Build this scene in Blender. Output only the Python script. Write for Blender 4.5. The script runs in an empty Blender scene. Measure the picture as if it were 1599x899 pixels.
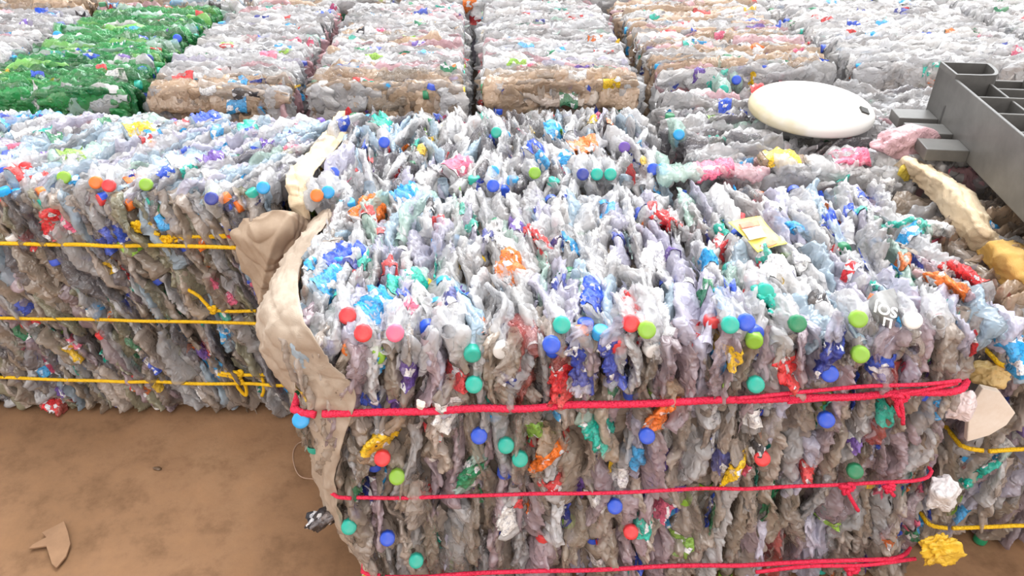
import bpy, math, random
import numpy as np
from mathutils import Vector, Matrix

C = bpy.context.scene.collection
SC = bpy.context.scene
# ------------------------------------------------------------------ camera, world, light, exposure
F, PITCH, YAW, CH = 1180.0, math.radians(32.8), math.radians(2.2), 1.5
cd = bpy.data.cameras.new('camera'); cam = bpy.data.objects.new('camera', cd); C.objects.link(cam)
cd.sensor_width = 36; cd.lens = 36*F/1599; cd.clip_start = .02
cam.location = (0, 0, CH); cam.rotation_euler = (math.pi/2-PITCH, 0, -YAW)
SC.camera = cam
SC.view_settings.view_transform = 'Standard'; SC.view_settings.look = 'None'
SC.view_settings.gamma = 1; SC.view_settings.use_curve_mapping = False
SC.view_settings.exposure = 0.47
w = bpy.data.worlds.new('world'); SC.world = w; w.use_nodes = True
nt = w.node_tree; N = nt.nodes; LK = nt.links
bg = N['Background']
tc = N.new('ShaderNodeTexCoord')
def vdot(vec):
    d = N.new('ShaderNodeVectorMath'); d.operation = 'DOT_PRODUCT'
    LK.new(tc.outputs['Generated'], d.inputs[0]); d.inputs[1].default_value = vec
    return d.outputs['Value']
rp = N.new('ShaderNodeValToRGB')                      # bright open sides ahead, dimmer shed behind
LK.new(vdot(Vector((.42, .80, .42)).normalized()), rp.inputs[0])
rp.color_ramp.elements[0].position = 0.0; rp.color_ramp.elements[0].color = (.98, .92, .89, 1)
rp.color_ramp.elements[1].position = 1.0; rp.color_ramp.elements[1].color = (1.9, 1.95, 2.0, 1)
e = rp.color_ramp.elements.new(.45); e.color = (.85, .86, .88, 1)
sp = N.new('ShaderNodeSeparateXYZ'); LK.new(tc.outputs['Generated'], sp.inputs[0])
def wm(op, a, b=None, c=None):
    q = N.new('ShaderNodeMath'); q.operation = op
    for i, v in enumerate((a, b, c)):
        if v is None: continue
        if isinstance(v, (int, float)): q.inputs[i].default_value = v
        else: LK.new(v, q.inputs[i])
    return q.outputs[0]
zz = wm('MAXIMUM', sp.outputs[2], .05)                 # unseen bright strips overhead, added to put glints on the plastic
st = wm('LESS_THAN', wm('FRACT', wm('MULTIPLY_ADD', wm('DIVIDE', sp.outputs[0], zz), .55, .1)), .26)
glint_strips = wm('MULTIPLY', st, wm('GREATER_THAN', sp.outputs[2], .22))
amt = wm('MULTIPLY_ADD', glint_strips, 2.3, wm('MULTIPLY_ADD', wm('GREATER_THAN', sp.outputs[2], .22), -.25, 1.0))
sc_ = N.new('ShaderNodeVectorMath'); sc_.operation = 'SCALE'; LK.new(rp.outputs[0], sc_.inputs[0]); LK.new(amt, sc_.inputs['Scale'])
LK.new(sc_.outputs[0], bg.inputs[0]); bg.inputs[1].default_value = 1.0
sl = bpy.data.lights.new('sky_light', 'SUN'); sl.energy = 1.3; sl.angle = math.radians(50); sl.color = (1, .99, .97)
so = bpy.data.objects.new('sky_light', sl); C.objects.link(so)
so.rotation_euler = Vector((-.35, -.55, -1)).to_track_quat('-Z', 'Y').to_euler()

# ------------------------------------------------------------------ helpers
CAMR = cam.rotation_euler.to_matrix()
def ray(px, py): return CAMR @ Vector(((px-799.5)/F, -(py-449.5)/F, -1))
def at_z(px, py, z):
    d = ray(px, py); t = (z-CH)/d.z
    return Vector((0, 0, CH)) + d*t
def at_y(px, py, y):
    d = ray(px, py); t = y/d.y
    return Vector((0, 0, CH)) + d*t
def lin(c):
    return tuple((x/12.92 if x <= .04045 else ((x+.055)/1.055)**2.4) for x in c)
def hx(s):
    return tuple(int(s[i:i+2], 16)/255 for i in (0, 2, 4))
def tag(o, label=None, cat=None, group=None, kind=None):
    if label: o['label'] = label
    if cat: o['category'] = cat
    if group: o['group'] = group
    if kind: o['kind'] = kind
    return o
def empty(name, loc, rz=0):
    o = bpy.data.objects.new(name, None); C.objects.link(o)
    o.location = loc; o.rotation_euler = (0, 0, rz); o.empty_display_size = .1
    return o
def node_mat(name):
    m = bpy.data.materials.new(name); m.use_nodes = True
    return m, m.node_tree.nodes, m.node_tree.links, m.node_tree.nodes['Principled BSDF']
def noise(n, scale, detail=3, rough=.6, coord=None, l=None):
    t = n.new('ShaderNodeTexNoise'); t.inputs['Scale'].default_value = scale
    t.inputs['Detail'].default_value = detail; t.inputs['Roughness'].default_value = rough
    if coord: l.new(coord, t.inputs['Vector'])
    return t
def ramp(n, l, src, stops):
    r = n.new('ShaderNodeValToRGB'); el = r.color_ramp.elements
    while len(el) < len(stops): el.new(.5)
    for e_, (p, c) in zip(el, stops): e_.position = p; e_.color = (*c, 1)
    l.new(src, r.inputs[0]); return r
def mixc(n, l, fac, a, b, mode='MIX'):
    m = n.new('ShaderNodeMix'); m.data_type = 'RGBA'; m.blend_type = mode
    if isinstance(fac, float): m.inputs[0].default_value = fac
    else: l.new(fac, m.inputs[0])
    for i, v in ((6, a), (7, b)):
        if isinstance(v, tuple): m.inputs[i].default_value = (*v, 1)
        else: l.new(v, m.inputs[i])
    return m.outputs[2]
def bump(n, l, h, b, strength, dist):
    q = n.new('ShaderNodeBump'); q.inputs['Strength'].default_value = strength; q.inputs['Distance'].default_value = dist
    l.new(h, q.inputs['Height']); l.new(q.outputs[0], b.inputs['Normal']); return q

def coloured(name, rough, clear=0.0, dust=.0, crumple=.0, print_=False, spec=.5, cr_scale=90):
    m, n, l, b = node_mat(name)
    at = n.new('ShaderNodeAttribute'); at.attribute_name = 'Col'
    co = n.new('ShaderNodeTexCoord').outputs['Object']
    col = at.outputs['Color']
    if print_:                                            # printed blocks and pale patches of a torn label
        v = n.new('ShaderNodeTexVoronoi'); v.inputs['Scale'].default_value = 75; l.new(co, v.inputs['Vector'])
        r = ramp(n, l, v.outputs['Color'], [(.0, (0, 0, 0)), (.70, (0, 0, 0)), (.73, (1, 1, 1)), (1., (1, 1, 1))])
        col = mixc(n, l, r.outputs[0], col, (.80, .80, .82))
        ns2 = noise(n, 150, 2, .6, co, l)
        r2 = ramp(n, l, ns2.outputs[0], [(.40, (.55, .55, .6)), (.47, (1, 1, 1))])
        col = mixc(n, l, 1.0, col, r2.outputs[0], 'MULTIPLY')
    if dust:
        d = noise(n, 14, 5, .7, co, l)
        r = ramp(n, l, d.outputs[0], [(.42, (0, 0, 0)), (.75, (dust,)*3)])
        col = mixc(n, l, r.outputs[0], col, lin(hx('b09c88')))
    l.new(col, b.inputs['Base Color'])
    b.inputs['Roughness'].default_value = rough
    b.inputs['Specular IOR Level'].default_value = spec
    if crumple:
        k = noise(n, cr_scale, 2, .6, co, l); k.noise_type = 'RIDGED_MULTIFRACTAL'; k.inputs['Distortion'].default_value = .6
        bump(n, l, k.outputs[0], b, crumple, .012)
    if clear:
        tr = n.new('ShaderNodeBsdfTransparent'); mx = n.new('ShaderNodeMixShader')
        tr.inputs[0].default_value = (.93, .94, .95, 1)
        al = n.new('ShaderNodeMath'); al.operation = 'MULTIPLY'; al.inputs[1].default_value = clear
        l.new(at.outputs['Alpha'], al.inputs[0])
        l.new(al.outputs[0], mx.inputs[0]); l.new(b.outputs[0], mx.inputs[1]); l.new(tr.outputs[0], mx.inputs[2])
        l.new(mx.outputs[0], n['Material Output'].inputs[0])
    return m
M_PET = coloured('clear_pet_plastic', .12, clear=.55, dust=.3, crumple=.5, spec=1.0, cr_scale=70)
M_CAP = coloured('cap_plastic', .32, dust=.25)
M_LAB = coloured('printed_label_film', .34, dust=.3, crumple=.4, print_=True)
M_FILM = coloured('crumpled_film', .38, dust=.2, crumple=.5)
M_DARK = coloured('core_gap_shade', .6, dust=.7, crumple=.8, cr_scale=40)  # bale core; shade of the gaps between bottles is put into its colour
MATS = [M_PET, M_CAP, M_LAB, M_FILM, M_DARK]

class MB:                                                  # mesh collector on numpy arrays
    def __init__(s): s.v = []; s.f = []; s.c = []; s.m = []; s.n = 0
    def add(s, v, f, col, mat=0, alpha=1.0):
        v = np.asarray(v, float)
        s.v.append(v)
        for q in f:                                        # f: list of (k, 3|4) index arrays
            q = np.asarray(q, int)
            if len(q): s.f.append(q+s.n); s.m.append(np.full(len(q), mat, np.int32))
        col = np.asarray(col, float)
        if col.ndim == 1: col = np.tile(col, (len(v), 1))
        s.c.append(np.hstack([col[:, :3], np.full((len(v), 1), alpha)])); s.n += len(v)
    def mesh(s, name, mats, smooth=True):
        me = bpy.data.meshes.new(name)
        v = np.vstack(s.v); tot = np.concatenate([np.full(len(q), q.shape[1], np.int32) for q in s.f])
        li = np.concatenate([q.ravel() for q in s.f]).astype(np.int32)
        me.vertices.add(len(v)); me.vertices.foreach_set('co', v.astype(np.float32).ravel())
        me.loops.add(len(li)); me.loops.foreach_set('vertex_index', li)
        me.polygons.add(len(tot))
        me.polygons.foreach_set('loop_start', np.concatenate([[0], np.cumsum(tot)[:-1]]).astype(np.int32))
        me.polygons.foreach_set('loop_total', tot)
        mi = np.concatenate(s.m); used = sorted(set(mi.tolist()))
        remap = np.zeros(max(used)+1, np.int32)
        for i, u in enumerate(used): remap[u] = i; me.materials.append(mats[u])
        me.polygons.foreach_set('material_index', remap[mi])
        me.polygons.foreach_set('use_smooth', np.full(len(tot), smooth))
        me.update(calc_edges=True)
        a = me.color_attributes.new('Col', 'FLOAT_COLOR', 'POINT')
        a.data.foreach_set('color', np.vstack(s.c).astype(np.float32).ravel())
        me.validate(); return me
    def build(s, name, mats=None, parent=None, smooth=True):
        o = bpy.data.objects.new(name, s.mesh(name, mats or MATS, smooth)); C.objects.link(o)
        if parent: o.parent = parent
        return o

def grid_faces(nr, ns, closed=True):
    i = np.arange(nr-1)[:, None]; j = np.arange(ns if closed else ns-1)[None, :]
    a = i*ns+j; b = i*ns+(j+1) % ns
    return np.stack([a, b, b+ns, a+ns], -1).reshape(-1, 4)
def fan(ring, c): 
    r = np.asarray(ring); return np.stack([r, np.roll(r, -1), np.full(len(r), c)], -1)

# ------------------------------------------------------------------ the crushed bottle
def bottle_geo(g, L, R, nr, ns, crush, cap):
    """axis +Y (neck at +Y), flattened along X, spread along Z; returns body, label rows, cap placement"""
    nk = min(.0125, R*.42)
    tk = np.array([0, .0, .03, .08, .2, .35, .5, .62, .70, .80, .87, .90, .915, .93, .96, 1.0])
    rk = np.array([.35*R, .80*R, .96*R, R, .97*R, R, .98*R, R, .97*R, .70*R, .40*R+nk*.5, nk*1.05, nk*1.35, nk*1.02, nk, nk])
    tk[1] = .004
    t = np.linspace(0, 1, nr); t = np.clip(t + .0, 0, 1)
    r = np.interp(t, tk, rk)
    ribs = g.uniform(.012, .035)*np.sin(t*g.uniform(45, 90))*np.clip((t-.1)*9, 0, 1)*np.clip((.72-t)*9, 0, 1)
    r = r*(1+ribs)
    th = np.linspace(0, 2*np.pi, ns, endpoint=False)
    T, TH = np.meshgrid(t, th, indexing='ij')
    s = crush + (1-crush)*np.clip((T-.80)/.12, 0, 1)**1.5
    s = s*(1+.35*np.sin(T*g.uniform(4, 11)+g.uniform(0, 6))*(1-np.clip((T-.7)/.15, 0, 1)))
    X = r[:, None]*np.cos(TH)*s
    Z = r[:, None]*np.sin(TH)*(1+(1-s)*.36)
    Y = (T-.5)*L
    body = 1-np.clip((T-.82)/.1, 0, 1)
    k = np.zeros_like(T)
    for _ in range(5):                                     # sharp folds
        a, b_, p = g.uniform(-14, 14), g.integers(-3, 4), g.uniform(0, 6.3)
        k += g.uniform(.0014, .0034)*(np.abs(np.sin(a*T+b_*TH+p))*2-1)
    for _ in range(5):
        a, b_, p = g.uniform(-48, 48), g.integers(-6, 7), g.uniform(0, 6.3)
        k += g.uniform(.0005, .0014)*(1-np.abs(np.sin(a*T+b_*TH+p+1.5*np.sin(3*TH+p)))*2)
    k += g.normal(0, .0004, T.shape)
    X += k*np.cos(TH)*body; Z += k*np.sin(TH)*body*1.6
    bend = g.uniform(-.016, .016)*np.sin(T*np.pi*g.uniform(.8, 2.2)+g.uniform(0, 6))
    X += bend*body*min(1, (crush/.38)**1.5)
    Z += g.uniform(-.009, .009)*np.sin(T*np.pi*g.uniform(.6, 1.5)+g.uniform(0, 6))*body
    tw = g.uniform(-.7, .7)*(T-.5)
    X, Z = X*np.cos(tw)-Z*np.sin(tw), X*np.sin(tw)+Z*np.cos(tw)
    V = np.stack([X, Y, Z], -1)
    ctr = V.mean(1)
    neck = ctr[-1]
    v = np.vstack([V.reshape(-1, 3), ctr[0] + [0, .006, 0]])
    f = [grid_faces(nr, ns), fan(np.arange(ns)[::-1], nr*ns)]
    return v, f, V, neck, nk
def cap_geo(pos, nk, ns=18):
    R, H = nk*1.22, .017
    prof = [(R, -H), (R*1.02, -H*.55), (R, -.002), (R*.9, 0.0005), (R*.55, .0005)]
    th = np.linspace(0, 2*np.pi, ns, endpoint=False); vv = []
    for i, (r, y) in enumerate(prof):
        rr = r*(1+(.03*np.cos(th*ns/2) if i < 2 else 0))
        vv.append(np.stack([rr*np.cos(th), np.full(ns, y+.004), rr*np.sin(th)], -1))
    v = np.vstack(vv+[np.array([[0, .0042, 0]])]) + pos
    return v, [grid_faces(len(prof), ns), fan(np.arange(ns)+ns*(len(prof)-1), len(v)-1)]

def rotm(axis_dir, flat_dir):
    y = np.asarray(axis_dir, float); y /= np.linalg.norm(y)
    x = np.asarray(flat_dir, float); x = x-y*x.dot(y); x /= np.linalg.norm(x)
    return np.stack([x, y, np.cross(x, y)], 1)

CAPC = {k: lin(hx(v)) for k, v in dict(teal='14b4a0', blue='2458d8', red='e0343c', green='18855a', lime='8cbf3c', cyan='22a6e8',
        white='eeeeec', yellow='f0c51e', orange='f07a2a', navy='2a3f9c', pink='e86a8c', black='2c2c34', purple='6a4aa8').items()}
CAPW = [('teal', 22), ('blue', 18), ('red', 9), ('green', 8), ('lime', 5), ('cyan', 14), ('white', 14), ('yellow', 3), ('orange', 3), ('navy', 5), ('purple', 3)]
LABW = [('red', 16), ('cyan', 14), ('blue', 14), ('teal', 11), ('green', 9), ('orange', 5), ('yellow', 5), ('pink', 8), ('purple', 8), ('lime', 4), ('white', 12), ('black', 4), ('navy', 6)]
def pick(g, table):
    n = [a for a, _ in table]; p = np.array([b for _, b in table], float)
    return n[g.choice(len(n), p=p/p.sum())]
PET = {k: lin(hx(v)) for k, v in dict(clear='e2e3e6', lav='cfcde2', blue='b9d3e6', grey='c4c4c6', taupe='c6b8ac', dirt_shade='b6a797', mint='bfe0d4',
       green='35a85a', dgreen='1f7f48', lime='86cf6a', dark='7d7a80', tan='d2b598', pink='e3b4bc', olive='a3a188', white='f2f2f2', mauve='bda9b2', red='c25a55')
       .items()}
PAL = dict(
    top=[('clear', 36), ('lav', 24), ('grey', 16), ('blue', 9), ('white', 9), ('mint', 4), ('pink', 2)],
    face=[('taupe', 30), ('dirt_shade', 22), ('mauve', 18), ('grey', 14), ('clear', 7), ('lav', 7), ('red', 1.5)],  # front bottles: dust plus painted-in shade and brown floor bounce
    ltop=[('clear', 14), ('blue', 28), ('lav', 26), ('grey', 26), ('mint', 3), ('dark', 4)],
    lface=[('taupe', 18), ('dirt_shade', 24), ('olive', 20), ('grey', 16), ('dark', 16), ('mauve', 6), ('blue', 3)],
    mid=[('clear', 34), ('grey', 34), ('blue', 10), ('white', 8), ('dark', 8), ('lav', 6)],
    midr=[('grey', 44), ('clear', 22), ('dark', 18), ('white', 10), ('pink', 5), ('mint', 3)],
    brown=[('tan', 35), ('dirt_shade', 25), ('taupe', 25), ('grey', 10), ('clear', 5)],
    grey=[('clear', 40), ('grey', 40), ('white', 12), ('lav', 3), ('pink', 3), ('mint', 2)],
    green=[('green', 56), ('dgreen', 26), ('lime', 8), ('mint', 6), ('clear', 3)],
    pinky=[('clear', 40), ('grey', 28), ('pink', 18), ('tan', 8), ('white', 8)],
    tan=[('tan', 40), ('clear', 26), ('grey', 16), ('white', 14), ('pink', 4)],
    white=[('white', 45), ('clear', 38), ('grey', 17)],
    far=[('clear', 30), ('tan', 24), ('pink', 10), ('grey', 16), ('blue', 8), ('white', 12)],
    rear=[('tan', 52), ('taupe', 26), ('dirt_shade', 18), ('grey', 8)],
    pinkedge=[('pink', 55), ('clear', 25), ('grey', 20)],
    greenedge=[('green', 45), ('dgreen', 45), ('mint', 10)],
)

class Bale:
    def __init__(s, name, x0, x1, y0, y1, h, label, seed, yaw=0, res=(26, 14), deform=None, group=None, piv=None, n_parts=100, crush=(.2, .36), dens=420):
        s.crush, s.dens = crush, dens
        s.g = np.random.default_rng(seed)
        s.c = np.array([(x0+x1)/2, (y0+y1)/2, 0]); s.w, s.d, s.h = x1-x0, y1-y0, h
        s.yaw = yaw; s.root = empty(name, tuple(s.c), yaw); tag(s.root, label, 'bale', group)
        cs, sn = math.cos(yaw), math.sin(yaw)
        s.M = np.array([[cs, -sn, 0], [sn, cs, 0], [0, 0, 1]])
        s.res = res; s.deform = deform or (lambda p: p); s.items = []; s.stuff = MB(); s.np_ = n_parts
        s.groove = ()
    def world(s, p): return s.M @ np.asarray(p) + s.c
    def local(s, p): return s.M.T @ (np.asarray(p, float)-s.c)
    def core(s, inset=.055):
        n = 26; g = s.g
        def side(o, a, b):
            u, v_ = np.meshgrid(np.linspace(0, 1, n), np.linspace(0, 1, n), indexing='ij')
            P = o + u[..., None]*a + v_[..., None]*b
            P = P.reshape(-1, 3); nn = np.cross(a, b); nn = nn/np.linalg.norm(nn)
            e = np.minimum(np.minimum(u, 1-u), np.minimum(v_, 1-v_)).ravel()
            P = P + nn*(g.normal(0, .008, len(P))*(e > .01))[:, None]
            P = np.array([s.deform(p) for p in P])
            s.stuff.add(P, [grid_faces(n, n, False)], lin(hx('8a7f75')), 4)
        x, y, z = s.w/2-inset, s.d/2-inset, s.h-inset
        X, Y, Z = np.array([2*x, 0, 0]), np.array([0, 2*y, 0]), np.array([0, 0, z-.015])
        o = np.array([-x, -y, .015])
        side(o, X, Z); side(o+Y+X, -X, Z); side(o+Y, -Y, Z); side(o+X, Y, Z); side(o+Z, X, Y)
    def bottle(s, pos, axis, flat, pet, label=None, cap=None, L=None, R=None, crush=None, alpha=1., lab_range=None, prio=0, deform=True):
        p = s.deform(np.array(pos, float)) if deform else np.array(pos, float)
        s.items.append(dict(p=p, axis=axis, flat=flat, pet=pet, label=label, cap=cap, L=L, R=R, crush=crush, alpha=alpha, lr=lab_range, prio=prio))
    def face(s, which, pal, mode, caps=.3, labels=.25, th=.036, tilt=0, tilt_j=.12, depth=.036, rr=.06, keep=None, jit=.009, Ls=(.15, .22), mirror=False):
        g = s.g; w, d, h = s.w, s.d, s.h
        E = np.eye(3)
        o, nrm, A, B, la, lb = dict(
            top=((-w/2, -d/2, h), E[2], E[0], E[1], w, d), topx=((-w/2, -d/2, h), E[2], E[1], E[0], d, w),
            front=((-w/2, -d/2, 0), -E[1], E[0], E[2], w, h), frontx=((-w/2, -d/2, 0), -E[1], E[2], E[0], h, w),
            left=((-w/2, -d/2, 0), -E[0], E[1], E[2], d, h), right=((w/2, -d/2, 0), E[0], E[1], E[2], d, h),
            leftx=((-w/2, -d/2, 0), -E[0], E[2], E[1], h, d), rightx=((w/2, -d/2, 0), E[0], E[2], E[1], h, d))[which]
        o = np.array(o, float)
        step = th if mode == 'edge' else th*1.9
        a = step*.5
        while a < la-step*.3:
            b = g.uniform(-.09, .02)
            while b < lb-.03:
                L = g.uniform(*Ls); bc = b+L/2
                aa = a+g.normal(0, step*.14) + math.tan(tilt)*(bc-lb/2)
                b += L*g.uniform(.8, .95)
                mg = .026 if mode == 'edge' else .05
                if not (0 < aa < la): aa = aa % la
                aa = min(max(aa, mg), la-mg)
                bc = min(max(bc, L*.5+.004), lb-L*.5-.004)
                def rnd(e): 
                    e = max(min(e, rr), 0); return rr-math.sqrt(max(rr*rr-(rr-e)**2, 0))
                ins = max(rnd(la-aa if A[2] else min(aa, la-aa)), rnd(lb-bc if B[2] else min(bc, lb-bc)))
                pos = o + A*aa + B*bc - nrm*(depth + ins + g.normal(0, jit))
                if keep and not keep(pos): continue
                R = g.uniform(.027, .036)
                sg = 1 if g.random() < .5 else -1
                ct, st = math.cos(tilt+g.normal(0, tilt_j)), math.sin(tilt+g.normal(0, tilt_j))
                ax = (B*ct + A*st)*sg + nrm*g.normal(0, .06)
                if mode == 'edge': fl = A + nrm*g.normal(0, .35) + B*g.normal(0, .1)
                else: fl = nrm + A*g.normal(0, .25) + B*g.normal(0, .15)
                pc = PET[pick(g, PAL[pal] if isinstance(pal, str) else PAL[pal(pos)])]
                pc = np.clip(np.array(pc)*g.uniform(.66, 1.06), 0, .95)
                for zg in s.groove:
                    if nrm[2] == 0 and abs(pos[2]-zg) < .03: pos = pos + nrm*(-.006)
                lab = CAPC[pick(g, LABW)] if g.random() < labels else None
                if lab is not None: lab = tuple(np.clip(np.array(lab)*g.uniform(.7, 1.1)+g.uniform(0, .05), 0, .95))
                cp = CAPC[pick(g, CAPW)] if g.random() < caps else None
                s.bottle(pos, ax, fl, pc, lab, cp, L, R, g.uniform(*s.crush), alpha=g.uniform(.35, 1.0))
            a += step*g.uniform(.88, 1.12)
        s.flakes(o, nrm, A, B, la, lb, pal, tilt, tilt_j, mode, keep, labels, rr)
    def flakes(s, o, nrm, A, B, la, lb, pal, tilt, tj, mode, keep, labels, rr):
        g = s.g                                            # torn film and split bottle walls folded in between
        for _ in range(int(la*lb*s.dens)):
            a, b = g.uniform(.02, la-.02), g.uniform(.03, lb-.03)
            e = max(0, rr-min(a, la-a, b, lb-b)); ins = rr-math.sqrt(max(rr*rr-e*e, 0))
            pos = o+A*a+B*b-nrm*(.024+ins*.9+g.normal(0, .005))
            if keep and not keep(pos): continue
            ct, st = math.cos(tilt+g.normal(0, tj*1.3)), math.sin(tilt+g.normal(0, tj*1.3))
            ax = B*ct+A*st+nrm*g.normal(0, .07)
            fl = (A+nrm*g.normal(0, .5)) if mode == 'edge' else (nrm+A*g.normal(0, .5))
            Rm = rotm(ax, fl); n1, n2 = 12, 6
            L, W = g.uniform(.035, .11), g.uniform(.015, .04)
            u, v = np.meshgrid(np.linspace(-.5, .5, n1), np.linspace(-.5, .5, n2), indexing='ij')
            x = np.zeros_like(u)
            for _ in range(4):
                x += g.uniform(.0015, .005)*np.abs(np.sin(u*g.uniform(3, 13)+v*g.uniform(-8, 8)+g.uniform(0, 6)))
            x += g.normal(0, .0008, x.shape)
            V = np.stack([x, u*L*(1+.2*np.sin(v*5+g.uniform(0, 6))), v*W*(1+.4*np.sin(u*7+g.uniform(0, 6)))], -1).reshape(-1, 3)
            if g.random() < labels*1.1: c, m, al = np.array(CAPC[pick(g, LABW)])*g.uniform(.7, 1.1), 2, 1
            else: c, m, al = np.array(PET[pick(g, PAL[pal] if isinstance(pal, str) else PAL[pal(pos)])])*g.uniform(.65, 1.05), 0, g.uniform(.5, 1)
            p = s.deform(pos)
            s.stuff.add(V @ Rm.T+p, [grid_faces(n1, n2, False)], np.clip(c, 0, .95), m, al)
    def hero(s, px, py, cap=None, pet='clear', label=None, kind='cap', face='top', z=None, out=.0, ang=0, L=.17, R=.032, lift=0, lr=(.1, .75), crush=None):
        """a bottle one can pick out, set where it shows on the face of the bale"""
        P = at_z(px, py, (z or s.h)+out) if face == 'top' else at_y(px, py, s.c[1]-s.d/2-out+lift)
        p = s.local(P)
        pc = PET[pet]; lab = CAPC[label] if isinstance(label, str) else label; cp = CAPC[cap] if isinstance(cap, str) else cap
        if kind == 'cap':                                  # neck looks out of the bale
            toC = s.M.T @ (np.array([0, 0, CH])-np.array(P)); toC /= np.linalg.norm(toC)
            ax = toC*.8 + (np.array([0, -.6, .1]) if face != 'top' else np.array([0, -.55, .2])) + np.array([math.sin(ang)*.6, 0, 0])
            ax /= np.linalg.norm(ax)
            s.bottle(p-ax*(L/2-.004), ax, (1, .1, .2), pc, lab, cp, L, R, .5, prio=9, lab_range=lr, deform=False)
        else:                                              # lies along the face, ang from the upright/away direction
            B = np.array([0, 0, 1.]) if face != 'top' else np.array([0, 1., 0])
            ax = B*math.cos(ang) + np.array([math.sin(ang), 0, 0])
            nr_ = np.array([0, -1., 0]) if face != 'top' else np.array([0, 0, 1.])
            s.bottle(p - nr_*.012, ax, nr_*.6 + np.array([.8, 0, 0]), pc, lab, cp, L*.8, R*.72, crush or .42, prio=9, lab_range=lr, deform=False)
    def finish(s, bottle_label=None):
        camL = s.local((0, 0, CH)); g = s.g; nr, ns = s.res
        def score(it):
            P = s.world(it['p']); d = np.linalg.norm(P-np.array([0, 0, CH]))
            dv = CAMR.transposed() @ (Vector(P)-Vector((0, 0, CH)))
            if dv.z > -.05: return 99
            x, y = 799.5+F*dv.x/-dv.z, 449.5-F*dv.y/-dv.z
            off = max(0, -x, x-1599)+max(0, -y, y-899)
            front = it['p'][1]+s.d/2                        # deep behind / below counts less
            return d + off*.01 - it['prio'] + (.5 if it['p'][1] > s.d/2-.05 and it['p'][2] < s.h-.1 else 0)
        order = sorted(range(len(s.items)), key=lambda i: score(s.items[i]))
        single = set(order[:s.np_])
        for i, it in enumerate(s.items):
            L = it['L'] or g.uniform(.15, .21); R = it['R'] or .032
            v, f, V, neck, nk = bottle_geo(g, L, R, nr, ns, it['crush'] or .42, it['cap'])
            Rm = rotm(it['axis'], it['flat'])
            lab = None
            if it['label'] is not None:
                r0 = g.uniform(.12, .5); r1 = r0+g.uniform(.12, .26)
                if it['lr']: r0, r1 = it['lr']
                i0, i1 = int(r0*(nr-1)), int(r1*(nr-1))+1
                Q = V[i0:i1+1]; c = Q.mean(1, keepdims=True)
                Q = c+(Q-c)*1.035
                Q = Q + np.sign(Q-c)*.0008
                lab = (Q.reshape(-1, 3), [grid_faces(i1-i0+1, ns)])
            capg = cap_geo(neck, nk, 18 if nr > 20 else 10) if it['cap'] is not None else None
            if i in single:
                b = MB(); b.add(v, f, it['pet'], 0, it['alpha']); o = b.build('crushed_bottle', None, s.root)
                o.matrix_local = Matrix.Translation(it['p']) @ Matrix(Rm.tolist()).to_4x4()
                if lab: q = MB(); q.add(*lab, it['label'], 2); q.build('label', None, o)
                if capg: q = MB(); q.add(*capg, it['cap'], 1); q.build('cap', None, o)
            else:
                tf = lambda a: a @ Rm.T + it['p']
                s.stuff.add(tf(v), f, it['pet'], 0, it['alpha'])
                if lab: s.stuff.add(tf(lab[0]), lab[1], it['label'], 2)
                if capg: s.stuff.add(tf(capg[0]), capg[1], it['cap'], 1)
        o = s.stuff.build('packed_bottles', None, s.root); o['kind'] = 'stuff'

# ------------------------------------------------------------------ ropes, cloth, crumpled film
def catmull(P, n):
    P = np.asarray(P, float); k = len(P)
    if k < 2: return P
    Q = np.vstack([2*P[0]-P[1], P, 2*P[-1]-P[-2]])
    ts = np.linspace(0, k-1-1e-9, n); i = ts.astype(int); u = (ts-i)[:, None]
    p0, p1, p2, p3 = Q[i], Q[i+1], Q[i+2], Q[i+3]
    return .5*(2*p1+(p2-p0)*u+(2*p0-5*p1+4*p2-p3)*u**2+(-p0+3*p1-3*p2+p3)*u**3)
def rope_geo(mb, P, r, col, mat=1, n=None, lobes=3, pitch=.03, ns=12, flat=1.0):
    P = np.asarray(P, float)
    seg = np.linalg.norm(np.diff(P, axis=0), axis=1).sum()
    Q = catmull(P, n or max(8, int(seg/.005)))
    T = np.gradient(Q, axis=0); T /= np.linalg.norm(T, axis=1)[:, None]+1e-9
    up = np.array([.12, .17, 1.]); S = np.cross(T, up); S /= np.linalg.norm(S, axis=1)[:, None]+1e-9; U = np.cross(S, T)
    d = np.concatenate([[0], np.cumsum(np.linalg.norm(np.diff(Q, axis=0), axis=1))])
    th = np.linspace(0, 2*np.pi, ns, endpoint=False)
    rr = r*(1+.22*np.abs(np.cos(lobes/2*(th[None, :]+d[:, None]/pitch*2*np.pi)))-.1)
    V = Q[:, None]+S[:, None]*(rr*np.cos(th))[..., None]*flat+U[:, None]*(rr*np.sin(th))[..., None]
    v = np.vstack([V.reshape(-1, 3), Q[0], Q[-1]]); m = len(Q)
    mb.add(v, [grid_faces(m, ns), fan(np.arange(ns)[::-1], m*ns), fan(np.arange(ns)+(m-1)*ns, m*ns+1)], col, mat)
def knot_path(c, r, ax=(1, 0, 0)):
    t = np.linspace(0, 2*np.pi*.98, 22)
    p = np.stack([np.sin(t)+2*np.sin(2*t), -np.sin(3*t)*.7, np.cos(t)-2*np.cos(2*t)], -1)*r/3
    return p+np.asarray(c)
class Sheet: pass
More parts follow.
